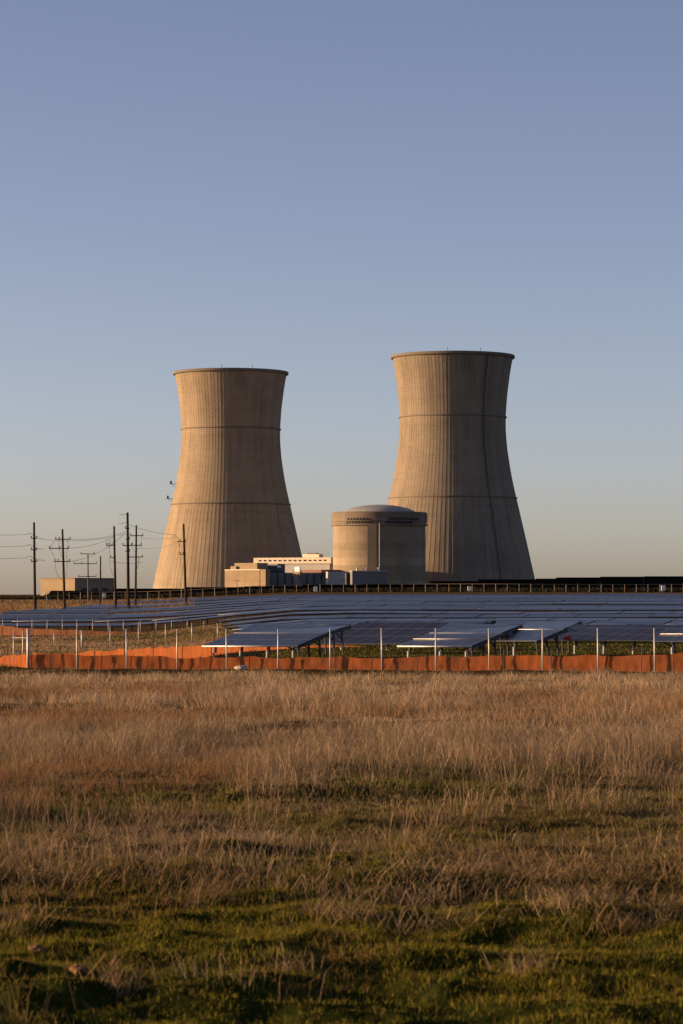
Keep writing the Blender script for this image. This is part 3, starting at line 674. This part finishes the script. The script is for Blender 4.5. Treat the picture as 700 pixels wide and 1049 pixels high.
def build_poles():
    W, G = M['wood'], M['greywood']
    pole(35.0, 535, 36.2, 620, 0.333, W, 'leftmost tall wooden pole with three short crossarms on each side', [(551.4, 32, 38.5, (32.4, 38)), (563.2, 32, 38.5, (32.4, 38)), (575.2, 32, 38.5, (32.4, 38))],
         [((35, 549), (31, 545.6), (27.6, 547.5)), ((35, 560.5), (31, 557.6), (27.6, 558.8)), ((35, 572.5), (31, 569), (27.6, 571)), ((36, 550.8), (41, 551.5), (46, 552.6)), ((36, 562), (41, 562.2), (46, 562.4)), ((36, 574), (41, 573.6), (46, 574.2))])
    pole(64.1, 542, 66.6, 625, 0.307, W, 'second wooden pole from the left with three crossarms and hanging jumper loops', [(552.4, 56.8, 72.8, (57.4, 61, 72)), (561.8, 50.6, 71, (51, 61.5, 70.4)), (575.2, 55.8, 72.4, (56.4, 60, 71.6))],
         [((57, 552.2), (55.5, 556), (51, 561.5)), ((51, 562), (54, 567), (57, 572), (56.5, 575)), ((57, 575.5), (57.5, 585), (60, 590), (64, 594)), ((70, 552.5), (69.6, 558), (70, 562)), ((69.6, 562), (68, 568), (69.4, 575)), ((69.4, 576), (69, 584), (67.8, 592)), ((61, 553), (60.4, 560), (62, 567), (64.5, 571))])
    pole(90.2, 567.5, 90.6, 780, 0.240, G, 'thin distant grey pole with three wide crossarms before the warehouse', [(567.4, 83, 97.6, (83.4, 97)), (577.4, 75.6, 99.4, (76, 84, 99)), (590.6, 80.4, 99, (81, 98.6))])
    pole(103.2, 569.5, 103.0, 780, 0.264, G, 'bare grey pole without crossarms before the warehouse', [])
    pole(117.0, 539, 118.8, 650, 0.320, W, 'wooden pole with transformer clusters just left of the tallest pole', [(558.6, 109.4, 117.8, (109.8, 112.8)), (571.2, 113, 118.2, (113.4,))],
         [((117, 549.5), (112, 551), (108.5, 555), (109.5, 559.5)), ((109.4, 559), (112, 561.5), (114, 558), (117, 557)), ((112, 560), (112.4, 566), (113.5, 571)), ((112, 571), (112.4, 579), (114.6, 586), (116.5, 590)), ((117, 556), (113, 553.5), (111, 557))])
    pole(130.8, 525, 131.8, 640, 0.384, W, 'tallest wooden pole standing in the middle of the pole cluster', [(541.2, 128.4, 133, (128.8,)), (552.4, 129, 133.2, (132.8,)), (558.8, 126, 135.4, (126.4, 135)), (564.6, 128.4, 133.4, (133,))],
         [((131, 535.4), (127, 535.6), (122, 537)), ((131, 527), (127, 527), (122, 527.4)), ((131, 547), (126, 547.6), (122, 549))])
    pole(139.8, 538, 139.0, 660, 0.282, W, 'wooden pole with two crossarms close to the right of the tallest pole', [(548.8, 133.5, 147, (134, 146.4)), (558.6, 135, 145.6, (135.6, 145)), (570.6, 131.4, 146.8, (132, 146.2))],
         [((145.6, 549), (144.8, 555), (145, 558.5)), ((145, 559), (142, 563), (140, 562)), ((135.4, 559), (136.5, 564), (139, 565)), ((139.5, 586), (142, 578), (142.6, 571))])
    pole(188.2, 536.5, 190.8, 650, 0.320, W, 'wooden pole standing alone in front of the left cooling tower', [(554.8, 182, 190.6, (184.6, 190)), (567.8, 184, 190.8, (184.6, 188))],
         [((179.4, 548), (183, 552), (186, 555)), ((183, 553), (182.6, 558), (186, 560)), ((184.4, 556), (183.4, 563), (184.5, 568)), ((184.5, 569), (185.5, 577), (187.4, 584))])
    wire((-25, 545.5, 560), (28, 547.4, 620), .3, 'highest power line running from the left edge to the leftmost pole')
    wire((-25, 558.3, 560), (28, 558.9, 620), .3, 'middle power line running from the left edge to the leftmost pole')
    wire((-25, 570.5, 560), (28, 571, 620), .3, 'lowest power line running from the left edge to the leftmost pole')
    wire((46, 552.6, 620), (109.8, 551, 650), .5, 'upper power line from the leftmost pole past the second pole')
    wire((72, 552.2, 625), (128.8, 545, 640), .6, 'power line rising from the second pole to the tallest pole')
    wire((71, 561.6, 625), (118, 549.6, 650), .6, 'power line between the second pole and the transformer pole')
    wire((72, 575, 625), (126.4, 548, 640), 1.2, 'slack lower power line from second pole up to the tallest pole')
    wire((132.8, 537.6, 640), (181.5, 547.8, 650), .5, 'upper power line from the tallest pole to the lone pole')
    wire((146.4, 551.2, 660), (182.2, 550.2, 650), .3, 'middle power line reaching the lone pole before the left tower')
    wire((145, 561.6, 660), (182.6, 555.4, 650), .6, 'lower power line reaching the lone pole before the left tower')
    wire((113.4, 575, 650), (146, 575.6, 660), .4, 'short low power line between the clustered poles')

# ------------------------------------------------------------------ fences
ORD = ['first', 'second', 'third', 'fourth', 'fifth', 'sixth', 'seventh', 'eighth', 'ninth', 'tenth', 'eleventh', 'twelfth', 'thirteenth', 'fourteenth', 'fifteenth', 'sixteenth', 'seventeenth', 'eighteenth', 'nineteenth', 'twentieth', 'twenty-first', 'twenty-second', 'twenty-third', 'twenty-fourth', 'twenty-fifth', 'twenty-sixth', 'twenty-seventh', 'twenty-eighth', 'twenty-ninth', 'thirtieth']
def post(X, Yt, d, r, label, group, lean=0):
    x = (X - 350) / F * d; g = gz(x, d); zt = (HY - Yt) / F * d
    mb = MB(); mb.tube([(x, d, g - .3), (x + lean * .5, d, g * .5 + zt * .5), (x + lean, d, zt)], r, 10)
    mb.tube([(x + lean, d, zt), (x + lean, d, zt + .03), (x + lean, d, zt + .06)], [r * 1.15, r * 1.1, r * .4], 10)
    o = mb.build('fence_post', M['galv'], None, True)
    return tag(o, label, 'fence post', group)

def silt_fence(path, label, mat, stakes, stake_mat, group=None):
    """path: list of (X, Ytop, d); fabric from the ground to the given top"""
    P = [at(*p) for p in path]; seg = [0]
    for i in range(1, len(P)): seg.append(seg[-1] + np.linalg.norm((P[i] - P[i-1])[:2]))
    L = seg[-1]; n = int(L / .12) + 2; s = np.linspace(0, L, n)
    px = np.interp(s, seg, [p[0] for p in P]); py = np.interp(s, seg, [p[1] for p in P]); pz = np.interp(s, seg, [p[2] for p in P])
    tx = np.gradient(px); ty = np.gradient(py); tl = np.hypot(tx, ty) + 1e-9; nx, ny = ty / tl, -tx / tl
    g = ground(px, py); rows = 8; seed = int(abs(path[0][0])) + 5
    sag = (0.22 * (fbm(s / 2.0, s * 0, seed) - .5) - 0.07 * np.abs(np.sin(math.pi * s / 3.0))) * np.minimum(1, (pz - g) / .8)
    mb = MB()
    for j in range(rows + 1):
        f = j / rows
        off = (fbm(s / .55, s * 0 + f * 1.3, seed + 2) - .5) * .13 * math.sin(math.pi * (.15 + .75 * f)) + (fbm(s / 2.5, s * 0 + f * .4, seed + 4) - .5) * .12 * math.sin(math.pi * f * .9)
        z = (g - .05) * (1 - f) + (pz + sag) * f
        for i in range(n): mb.v.append((px[i] + nx[i] * off[i], py[i] + ny[i] * off[i], z[i]))
    for j in range(rows):
        for i in range(n - 1): a = j * n + i; mb.f.append((a, a + 1, a + n + 1, a + n))
    mid = n // 2
    t = thing('silt_fence', (px[mid], py[mid], g[mid]), label, 'silt fence', group)
    mb.build('fabric', mat, t, True)
    for (q, up, lean) in stakes:
        i = int(np.argmin(np.abs((350 + F * px / py) - q)))
        x, y = px[i] + nx[i] * .14, py[i] + ny[i] * .14 - .1; mb = MB(); zt = pz[i] + up; w = .028
        mb.quadbox([(x-w, y-w, g[i]-.2), (x+w, y-w, g[i]-.2), (x+w, y+w, g[i]-.2), (x-w, y+w, g[i]-.2), (x-w+lean, y-w, zt), (x+w+lean, y-w, zt), (x+w+lean, y+w, zt), (x-w+lean, y+w, zt)])
        mb.build('stake', stake_mat, t)
    return t

def fd(X): return 176 - 16 * (X - 29) / 671.0
def build_fences():
    xs = [79, 130, 181.5, 232.5, 285, 338.5, 391.5, 446.5, 501.5, 556, 613, 671]
    post(29, 645, 175.7, .095, 'thick pale corner post at the left end of the front row', 'front row of steel posts')
    for i, X in enumerate(xs):
        k = len(xs) - i
        lab = 'slim pale steel post behind orange fabric, %s from the right' % ORD[k - 1] if k > 1 else 'slim pale steel post behind orange fabric, nearest the right edge'
        post(X, 644.6 if X > 300 else 645.3, fd(X) - .30, .045, lab, 'front row of steel posts', random.uniform(-.04, .04))
    post(738, 644, fd(738) + .35, .048, 'steel post just beyond the right edge of the photo', 'front row of steel posts')
    post(14, 645.5, 179, .034, 'slim steel post left of the thick corner post', 'front row of steel posts')
    post(23.6, 647, 196, .045, 'thinner steel post seen close behind the corner post', 'second row of steel posts')
    # brace rail
    mb = MB(); a, b = at(14, 653.3, 179), at(29, 653.3, 176); mb.tube([a, b], .02, 8); o = mb.build('brace_rail', M['galv']); tag(o, 'short horizontal rail joining the corner post to its left neighbour', 'rail')
    mid = [(55.5, 647, 300, .045), (84, 646, 298, .09), (113, 642, 306, .045), (142, 638, 312, .045), (169.7, 639.5, 317, .05), (196.7, 639, 320, .055), (223, 639, 322, .06)]
    for i, (X, Y, d, r) in enumerate(mid):
        post(X, Y, d, r, ['slim steel post of the middle row, leftmost of it', 'noticeably thick steel post in the middle row', 'third steel post of the middle row from the left', 'steel post halfway along the middle row behind orange fabric', 'third last steel post of the middle row', 'second last steel post of the middle row', 'last steel post of the middle row beside the near solar tables'][i], 'middle row of steel posts')
    far = [3, 18, 33, 48.5, 64, 79, 95, 111, 126.6, 144, 160, 176, 192, 209, 226]
    for i, X in enumerate(far):
        post(X, 634 + i * .15, 418, .04, 'thin distant steel post beyond the far orange strip, %s from the left' % ORD[i], 'far row of steel posts')
    fr = [(X, Y, fd(X)) for X, Y in ((30, 669.2), (60, 669.4), (100, 671), (145, 672.2), (200, 672.4), (260, 672.8), (300, 673.6), (345, 672.5), (420, 673), (470, 672.6), (520, 671.8), (580, 671.6), (640, 670.4), (700, 668.5), (760, 668))]
    st = [(34, 0, .02), (54, .12, .03), (82, .0, 0), (105, .0, .02), (133.5, .0, .12), (153, .1, .02), (173.5, .0, -.1), (205, 0, .03), (256, .0, .04), (300, -.05, .06), (345, .05, 0), (382, .0, .05), (428.6, .1, .06), (470, 0, .03), (517.6, .36, .02), (564.6, .35, .04), (611.4, .36, .05), (657, .40, .08), (690, .0, .0)]
    silt_fence(fr, 'nearest orange fabric fence running the whole width of the field', M['orange'], st, M['stake'], 'orange silt fences')
    silt_fence([(30, 669.2, 176), (14, 671, 182), (0, 672, 186), (-30, 673.5, 196)], 'short brightly lit orange fabric turning away at the left corner', M['orange'], [(19, .25, 0), (6, .5, .02), (-8, .4, 0)], M['stake'], 'orange silt fences')
    silt_fence([(34, 669.6, 178.5), (80, 668, 182), (120, 664.8, 186), (150, 663, 191), (200, 661.6, 205), (235, 661.2, 222), (300, 661.4, 232), (345, 661, 236), (376, 662, 238)], 'second orange fabric fence running back under the near solar tables', M['orange'],
               [(36, .55, .0), (60, .5, .03), (95, .05, 0), (126, .3, 0), (155, .55, 0), (185, .1, 0), (215, .1, 0)], M['stake'], 'orange silt fences')
    silt_fence([(-30, 640.2, 392), (0, 641, 398), (40, 644, 402), (80, 645.6, 405), (120, 646.6, 407), (150, 648, 408), (180, 649, 408), (205, 649.4, 406), (240, 647.6, 404)], 'faded far orange strip of fabric below the left solar rows', M['orange_far'], [(X, .25, 0) for X in range(-20, 240, 22)], M['stake'], 'orange silt fences')
    # perimeter fence at the back of the solar field
    t = thing('perimeter_fence', at(400, 606, 850), 'long far wire fence with a top rail behind the solar field', 'fence')
    top = []; Xs = np.concatenate([np.arange(48, 190, 11.5), np.arange(196, 745, 12.0)])
    for i, X in enumerate(Xs):
        d = 850 + 5 * math.sin(X / 50); x = (X - 350) / F * d; g = gz(x, d); h = 2.35 + random.uniform(-.12, .12)
        tall = abs(X - 196) < 3 or abs(X - 186) < 4
        if tall: h += 1.6
        top.append((x, d, g + 2.3)); mb = MB(); mb.tube([(x, d, g - .3), (x, d, g + h)], .085, 6); mb.build('fence_post', M['stake'] if i % 3 else M['dull'], t)
    mb = MB(); mb.tube(top, .06, 6); mb.build('top_rail', M['stake'], t)
    for zz in (.4, 1.2): mb = MB(); mb.tube([(p[0], p[1] + .1, p[2] - 2.3 + zz) for p in top], .02, 4); mb.build('fence_wire', M['wire'], t)
    # field fence at far left
    t = thing('field_fence', at(20, 620, 690), 'sparse thin fence on the brown rise at the far left', 'fence')
    for X in np.arange(-12, 130, 8.6):
        d = 690; x = (X - 350) / F * d; g = gz(x, d); mb = MB(); mb.tube([(x, d, g - .3), (x, d, g + 2.2)], .05, 6); mb.build('fence_post', M['stake'], t)
    mb = MB(); mb.tube([((X - 350) / F * 690, 690.1, gz((X - 350) / F * 690, 690) + 2.1) for X in np.arange(-12, 130, 8.6)], .02, 4); mb.build('fence_wire', M['wire'], t)

# ------------------------------------------------------------------ solar tables
def slab(NL, NR, FR, FL, th=.05):
    """thin panel with the four top corners given; UV in metres"""
    NL, NR, FR, FL = [np.array(p, float) for p in (NL, NR, FR, FL)]
    nrm = np.cross(NR - NL, FL - NL); nrm /= np.linalg.norm(nrm); mb = MB()
    mb.quadbox([NL - nrm*th, NR - nrm*th, FR - nrm*th, FL - nrm*th, NL, NR, FR, FL])
    w = np.linalg.norm(NR - NL); h = np.linalg.norm(FL - NL); mb.uv = [(0, 0), (w, 0), (w, h), (0, h)] * 2
    return mb

def near_table(label, NL, NR, FR, FL, d0, depth, rail=True, second=None, legs=()):
    """NL.. are photo pixels of the corners; the table leans back to the right"""
    dl, dr = d0 + 1.2, d0 - 1.2
    p = [at(*NL, dl), at(*NR, dr), at(*FR, dr + depth), at(*FL, dl + depth)]
    base = (p[0] + p[1] + p[2] + p[3]) / 4; g = gz(base[0], base[1])
    t = thing('solar_table', (base[0], base[1], g), label, 'solar table', 'solar tables nearest the orange fence')
    slab(*p).build('panel_surface', M['panel'], t)
    nrm = np.cross(p[1] - p[0], p[3] - p[0]); nrm /= np.linalg.norm(nrm)
    if rail:
        mb = MB(); mb.tube([p[0] - nrm*.06 + [0, -.03, 0], p[1] - nrm*.06 + [0, -.03, 0]], .055, 10); mb.build('edge_rail', M['alu'], t, True)
    if second is not None:
        f = second; a = p[0]*(1-f) + p[3]*f + nrm*.03; b = p[1]*(1-f) + p[2]*f + nrm*.03
        mb = MB(); mb.tube([a, b], .025, 8); mb.build('seam_rail', M['alu'], t, True)
    mid0 = (p[0] + p[3]) / 2 - nrm*.28; mid1 = (p[1] + p[2]) / 2 - nrm*.28
    # torque tube under the right edge with a damper sticking out at its far end
    a = p[1]*.98 + p[2]*.02 - nrm*.22 + [-.15, 0, 0]; b = p[2] - nrm*.16 + (p[2] - p[1]) * .10
    mb = MB(); mb.tube([a, b], .11, 8); mb.build('torque_tube', M['darksteel'], t)
    mb = MB(); mb.tube([b - (p[2] - p[1]) * .07, b + (p[2] - p[1]) * .02], .14, 8); mb.build('tube_cap', M['darksteel'], t)
    for f in (.12, .5, .88):
        q = p[1]*(1-f) + p[2]*f - nrm*.12 + [-.25, 0, 0]; gq = gz(q[0], q[1])
        mb = MB(); mb.tube([q, (q[0] + .1, q[1], gq - .2)], .085, 6); mb.build('post', M['darksteel'], t)
        q2 = q + (p[0] - p[1]) * .12; mb = MB(); mb.tube([q2 - nrm*.02, (q[0] + .05, q[1] + .05, q[2] * .55 + gq * .45)], .055, 6); mb.build('brace', M['darksteel'], t)
    for f in legs:
        q = p[0]*(1-f) + p[1]*f + (p[3] - p[0]) * .12 - nrm*.10; gq = gz(q[0], q[1])
        mb = MB(); mb.tube([q, (q[0], q[1], q[2] * .5 + gq * .5)], .10, 8); mb.build('damper', M['darksteel'], t)
        mb = MB(); mb.tube([(q[0] - .12, q[1], q[2] * .6 + gq * .4), (q[0] - .12, q[1], gq - .2)], .07, 8); mb.build('post', M['galv'], t)
    return t

def solar_row(label, d, XL, XR, low, rise, depth, step, posts=False, jit=1.0, skew=0, rail=.5):
    """east-west row that follows the ground, cut into tables of slightly different tilt"""
    xc = (max(XL, 0) + min(XR, 700)) / 2; x0 = (xc - 350) / F * d
    t = thing('solar_row', (x0, d, gz(x0, d)), label, 'solar row', 'rows of solar panels on the slope')
    X = XL
    while X < XR - 2:
        X2 = min(XR, X + step * random.uniform(.7, 1.3)); gap = .25
        xa, xb = (X - 350) / F * d, (X2 - 350) / F * d - gap
        ga, gb = gz(xa, d), gz(xb, d); dz = random.uniform(-.10, .10) * jit; r = rise * (1 + random.uniform(-.10, .10) * jit)
        dy = skew * (xb - xa)
        p = [(xa, d, ga + low + dz), (xb, d + dy, gb + low + dz), (xb + depth * .5, d + dy + depth, gb + low + dz + r), (xa + depth * .5, d + depth, ga + low + dz + r)]
        o = slab(*p).build('panel_table', M['panel'], t)
        mb = MB(); q0, q1 = np.array(p[0]) + [0, .05, -.09], np.array(p[1]) + [0, .05, -.09]; mb.quadbox([q0 + [0, 0, -.13], q1 + [0, 0, -.13], q1 + [0, .12, -.13], q0 + [0, .12, -.13], q0, q1, q1 + [0, .12, 0], q0 + [0, .12, 0]]); mb.build('gap_shade_bar', M['darksteel'], o)  # dark bar added below the lower edge to stand for the shaded gap
        if random.random() < rail:
            a = np.array(p[0]) + [0, -.04, -.03]; b = np.array(p[1]) + [0, -.04, -.03]; mb = MB(); mb.tube([a, b], .03 + d * .00004, 6); mb.build('edge_rail', M['dull'], o, True)
        if posts:
            for f in (.15, .5, .85):
                q = np.array(p[0]) * (1 - f) + np.array(p[1]) * f; mb = MB(); mb.tube([q + [0, .6, .1], (q[0], d + .6, gz(q[0], d) - .2)], .10, 6); mb.build('post', M['darksteel'], o)
        X = X2
    return t

def build_solar():
    nt = near_table
    nt('near solar table with a bright front edge left of the dark blue gap', (207, 661.2), (305, 661.2), (334, 648.6), (240, 648.6), 197, 3.6, True, None, (.1, .38, .66, .93))
    nt('solar table directly above the left near table, bright lower edge', (240, 648.2), (333.5, 648.2), (356, 641), (262, 638), 212, 4.2, True, None, ())
    nt('dark blue solar table set back between the two bright edged tables', (322, 659.4), (440, 659.6), (500, 637.5), (368, 637.5), 224, 4.2, False, None, (.2, .6))
    nt('near solar table with a bright front edge near the middle of the fence', (407, 661.2), (483, 661.6), (514, 648.8), (440, 648.6), 192, 3.6, True, .5, (.12, .55, .9))
    nt('solar table directly above the middle near table, long bright edge', (440, 648.2), (513.5, 648.2), (532, 640.6), (462, 637.5), 206, 4.2, True, None, ())
    nt('small solar table with a bright top edge right of the middle tables', (500, 656.4), (550, 656.4), (577, 645), (527, 645), 204, 3.6, False, None, (.5,))
    nt('narrow solar table above the small one, pale lower edge', (525, 644.2), (577, 644.2), (593, 637), (545, 636.5), 214, 4.0, True, None, ())
    nt('wide dark blue solar table at the right with deep shade underneath', (540, 655.6), (690, 656.2), (725, 640), (588, 639.6), 210, 3.4, False, None, (.3, .5, .7))
    nt('solar table cut off by the right edge with pale seams', (668, 657.0), (770, 657), (800, 643.2), (684, 643.2), 200, 3.8, False, .52, (.2, .6))
    nt('solar table behind the cut off one at the right edge, pale lower edge', (682, 643.2), (770, 643.2), (790, 636), (700, 636), 213, 4.0, True, None, ())
    # rows that fill the slope behind
    spec = []
    ds = [238, 255, 274, 294, 316, 340, 366, 394, 432, 458, 486, 516, 548, 584, 624, 668, 716, 768]
    for i, d in enumerate(ds):
        if d < 430: XL = float(np.interp(i, [0, 4, 7], [258, 238, 222]))
        else: XL = float(np.interp(d, [432, 458, 516, 548, 600, 662, 732, 770], [-45, -60, -30, 6, 42, 78, 128, 182])) + random.uniform(-9, 9)
        if d < 430: name = '%s solar row back from the near tables, stopping short of the bare ground' % ORD[i].capitalize()
        else: name = '%s long solar row of the upper slope, counted from the far orange strip' % ORD[i - 8].capitalize()
        solar_row(name, d, XL, 742, .95, float(np.interp(d, [240, 770], [.27, .44])) * (1.1, .8, 1.0, .7, 1.15, .85)[i % 6], 2.4, 62 if d < 420 else 70, posts=(d in (432,)), jit=.35, rail=(1.0 if i in (4, 9) else 0))

def build_back():
    # dark rows of tables tipped away from us, behind the far fence
    segs = [(46, 116, 605.2, 613.6), (116, 190, 603.0, 613), (190, 250, 601.6, 611), (250, 310, 600.8, 609.5), (310, 372, 599.2, 608), (372, 440, 598.0, 607.5), (440, 490, 595.4, 607), (490, 549, 593.6, 606.5), (549, 570, 592.8, 606.5), (570, 615, 591.6, 606.5), (615, 660, 590.8, 606.5), (660, 745, 590.4, 606.5)]
    labs = ['dark tipped solar table below the tan warehouse, leftmost of its line', 'dark tipped solar table behind the pole cluster', 'dark tipped solar table below the left tower right half', 'dark tipped solar table below the tan stepped building', 'dark tipped solar table below the slate hall', 'dark tipped solar table below the domed vessel', 'dark tipped solar table under the sunlit foot of the right tower', 'dark tipped solar table under the shaded foot of the right tower', 'short dark tipped table at the right tower corner', 'dark tipped solar table just right of the right tower', 'dark tipped solar table second from the right edge', 'dark tipped solar table at the right edge, highest of the line']
    for i, (xa, xb, yt, yb) in enumerate(segs):
        d = 900; m = d / F; dep = 3.5
        a, b = (xa - 350) * m, (xb - 350) * m - .02; zt = (HY - yt) * m; zb = min(gz((a + b) / 2, d) + .25, (HY - yb) * m)
        t = thing('tilted_solar_table', ((a + b) / 2, d, gz((a + b) / 2, d)), labs[i], 'solar table', 'dark tipped solar tables on the skyline')
        al = a - (0 if i else -6 * m)
        slab((a, d + dep, zb), (b, d + dep, zb), (b, d, zt), (al, d, zt)).build('panel_surface', M['panelback'], t)
        mb = MB(); mb.tube([(a + .5, d + dep * .5 - .25, (zt + zb) / 2), (b - .5, d + dep * .5 - .25, (zt + zb) / 2)], .12, 8); mb.build('torque_tube', M['darksteel'], t)
        for f in np.linspace(.06, .94, max(2, int((b - a) / 6))):
            x = a * (1 - f) + b * f; mb = MB(); mb.tube([(x, d + dep * .5 - .3, (zt + zb) / 2), (x, d + dep * .5 - .3, gz(x, d) - .3)], .12, 6); mb.build('post', M['darksteel'], t)
    # scrub behind and beneath them: low dark band
    n = 15000
    X = rng.uniform(-40, 745, n); y = rng.uniform(862, 960, n); x = (X - 350) / F * y
    g = ground(x, y); h = rng.uniform(.25, 1.0, n) * (1.3 + 1.2 * fbm(x / 14, y / 14, 97)) * np.where(X < 46, .5, 1.0)
    col = np.array([[0.022, 0.020, 0.012]]) * rng.uniform(.6, 1.6, (n, 1))
    blades_object('dark_scrub', np.stack([x, y, g - .1], 1), h, rng.uniform(.5, 1.1, n), np.clip(rng.normal(.3, .2, n), 0, 1), rng.uniform(0, 6.28, n), col, col, M['green'], 'low dark scrub under the tipped tables along the skyline', 'scrub')
    # small white equipment by the far fence
    for (X, Y, w, h, d, lab) in ((323.6, 605.4, 1.1, 1.5, 846, 'white equipment box at the far fence below the slate hall'), (481.2, 604.6, 1.1, 1.3, 846, 'white equipment box at the far fence below the right tower'), (679.6, 604.2, 1.2, 1.5, 846, 'white equipment box at the far fence near the right edge'), (107, 611.5, 1.0, 1.3, 846, 'white equipment box at the far fence below the warehouse')):
        x = (X - 350) / F * d; g = gz(x, d); z0 = max(g, (HY - Y) / F * d - .2)
        t = thing('equipment_box', (x, d, g), lab, 'equipment box', 'white boxes along the far fence')
        mb = MB(); mb.box((x - w/2, d - .4, z0), (x + w/2, d + .4, z0 + h)); mb.build('cabinet', M['white'], t, False, .05)
        mb = MB(); mb.box((x - w*.3, d - .3, g - .2), (x + w*.3, d + .3, z0)); mb.build('plinth', M['slate'], t)
        mb = MB(); mb.box((x - w/2 - .08, d - .5, z0 + h), (x + w/2 + .08, d + .5, z0 + h + .08)); mb.build('lid', M['white'], t)

def lump(name, p, r, sq, mat, seed, sub=3):
    import bmesh
    bm = bmesh.new(); bmesh.ops.create_icosphere(bm, subdivisions=sub, radius=1)
    for v in bm.verts:
        c = v.co; k = 1 + .28 * (float(noise([c.x * 2 + seed], [c.y * 2 + c.z * 1.7], seed)[0]) - .5) * 2 + .12 * (float(noise([c.x * 6 + seed], [c.y * 6 + c.z * 5], seed + 3)[0]) - .5) * 2
        v.co = (c.x * r * k * sq[0], c.y * r * k * sq[1], c.z * r * k * sq[2])
    me = bpy.data.meshes.new(name); bm.to_mesh(me); bm.free(); me.materials.append(mat)
    o = bpy.data.objects.new(name, me); o.location = [float(q) for q in p]; return link(o)

def build_small():
    for (X, Y, r, lab) in ((80, 997, .034, 'reddish earth clod lying nearest on the green grass at bottom left'), (38, 976, .034, 'reddish earth clod at the left edge of the green strip'), (119, 988, .02, 'smallest reddish clod among dry stalks at bottom left')):
        x, y = g_at(X, Y); o = lump('earth_clod', (x, y, gz(x, y) + r * .45), r, (1.25, 1, .75), M['clod'], int(X)); tag(o, lab, 'clod', 'earth clods')
    x, y = (247.5 - 350) / F * 168.5, 168.5; o = lump('sandbag', (x, y, gz(x, y) + .10), .30, (1.25, .7, .55), M['sack'], 9); tag(o, 'pale sandbag slumped at the foot of the orange fence', 'sandbag')
    p = at(582, 653.5, 207); o = lump('red_marker', p, .22, (1.1, .7, .75), M['red'], 4); tag(o, 'small bright red marker hung under the wide dark blue table', 'marker')

build_ground(); build_towers(); build_plant(); build_poles(); build_fences(); build_solar(); build_back(); build_small(); build_grass()

# ------------------------------------------------------------------ light, sky, camera
SUN_EL, SUN_AZ = R(8.0), R(-87.0)          # azimuth measured from +Y towards +X: the sun is low on the left
sd = np.array([math.cos(SUN_EL) * math.sin(SUN_AZ), math.cos(SUN_EL) * math.cos(SUN_AZ), math.sin(SUN_EL)])
from mathutils import Vector
L = bpy.data.lights.new('sun', 'SUN'); L.energy = 5.0; L.angle = R(.5); L.color = (1.0, .645, .345)
lo = bpy.data.objects.new('sun', L); link(lo); lo.rotation_euler = Vector([-float(v) for v in sd]).to_track_quat('-Z', 'Y').to_euler()

w = bpy.data.worlds.new('World'); bpy.context.scene.world = w; w.use_nodes = True
nt = w.node_tree; nt.nodes.clear()
sky = nt.nodes.new('ShaderNodeTexSky'); sky.sky_type = 'NISHITA'; sky.sun_disc = False
sky.sun_elevation = SUN_EL; sky.sun_rotation = SUN_AZ; sky.altitude = 50; sky.air_density = 0.5; sky.dust_density = 0.9; sky.ozone_density = 0.5
bg = nt.nodes.new('ShaderNodeBackground'); bg.inputs[1].default_value = 0.0777
out = nt.nodes.new('ShaderNodeOutputWorld')
tint = nt.nodes.new('ShaderNodeMix'); tint.data_type = 'RGBA'; tint.blend_type = 'MULTIPLY'; tint.inputs[0].default_value = 1; tint.inputs[7].default_value = (1.113, 0.955, 1.0, 1)
nt.links.new(sky.outputs[0], tint.inputs[6]); nt.links.new(tint.outputs[2], bg.inputs[0]); nt.links.new(bg.outputs[0], out.inputs[0])

cam = bpy.data.cameras.new('camera'); co = bpy.data.objects.new('camera', cam); link(co)
co.location = (0, 0, 0); co.rotation_euler = (R(90), 0, 0)
cam.sensor_fit = 'VERTICAL'; cam.sensor_height = 36; cam.sensor_width = 24; cam.lens = 100
cam.shift_y = (HY - 524.5) / 1049.0; cam.clip_start = .1; cam.clip_end = 30000
cam.dof.use_dof = True; cam.dof.focus_distance = 400; cam.dof.aperture_fstop = 9
sc = bpy.context.scene; sc.camera = co
sc.view_settings.view_transform = 'Standard'; sc.view_settings.look = 'None'; sc.view_settings.exposure = 1.0; sc.view_settings.gamma = 1
sc.cycles.use_denoising = True
sc.cycles.max_bounces = 6; sc.cycles.diffuse_bounces = 3; sc.cycles.transparent_max_bounces = 8
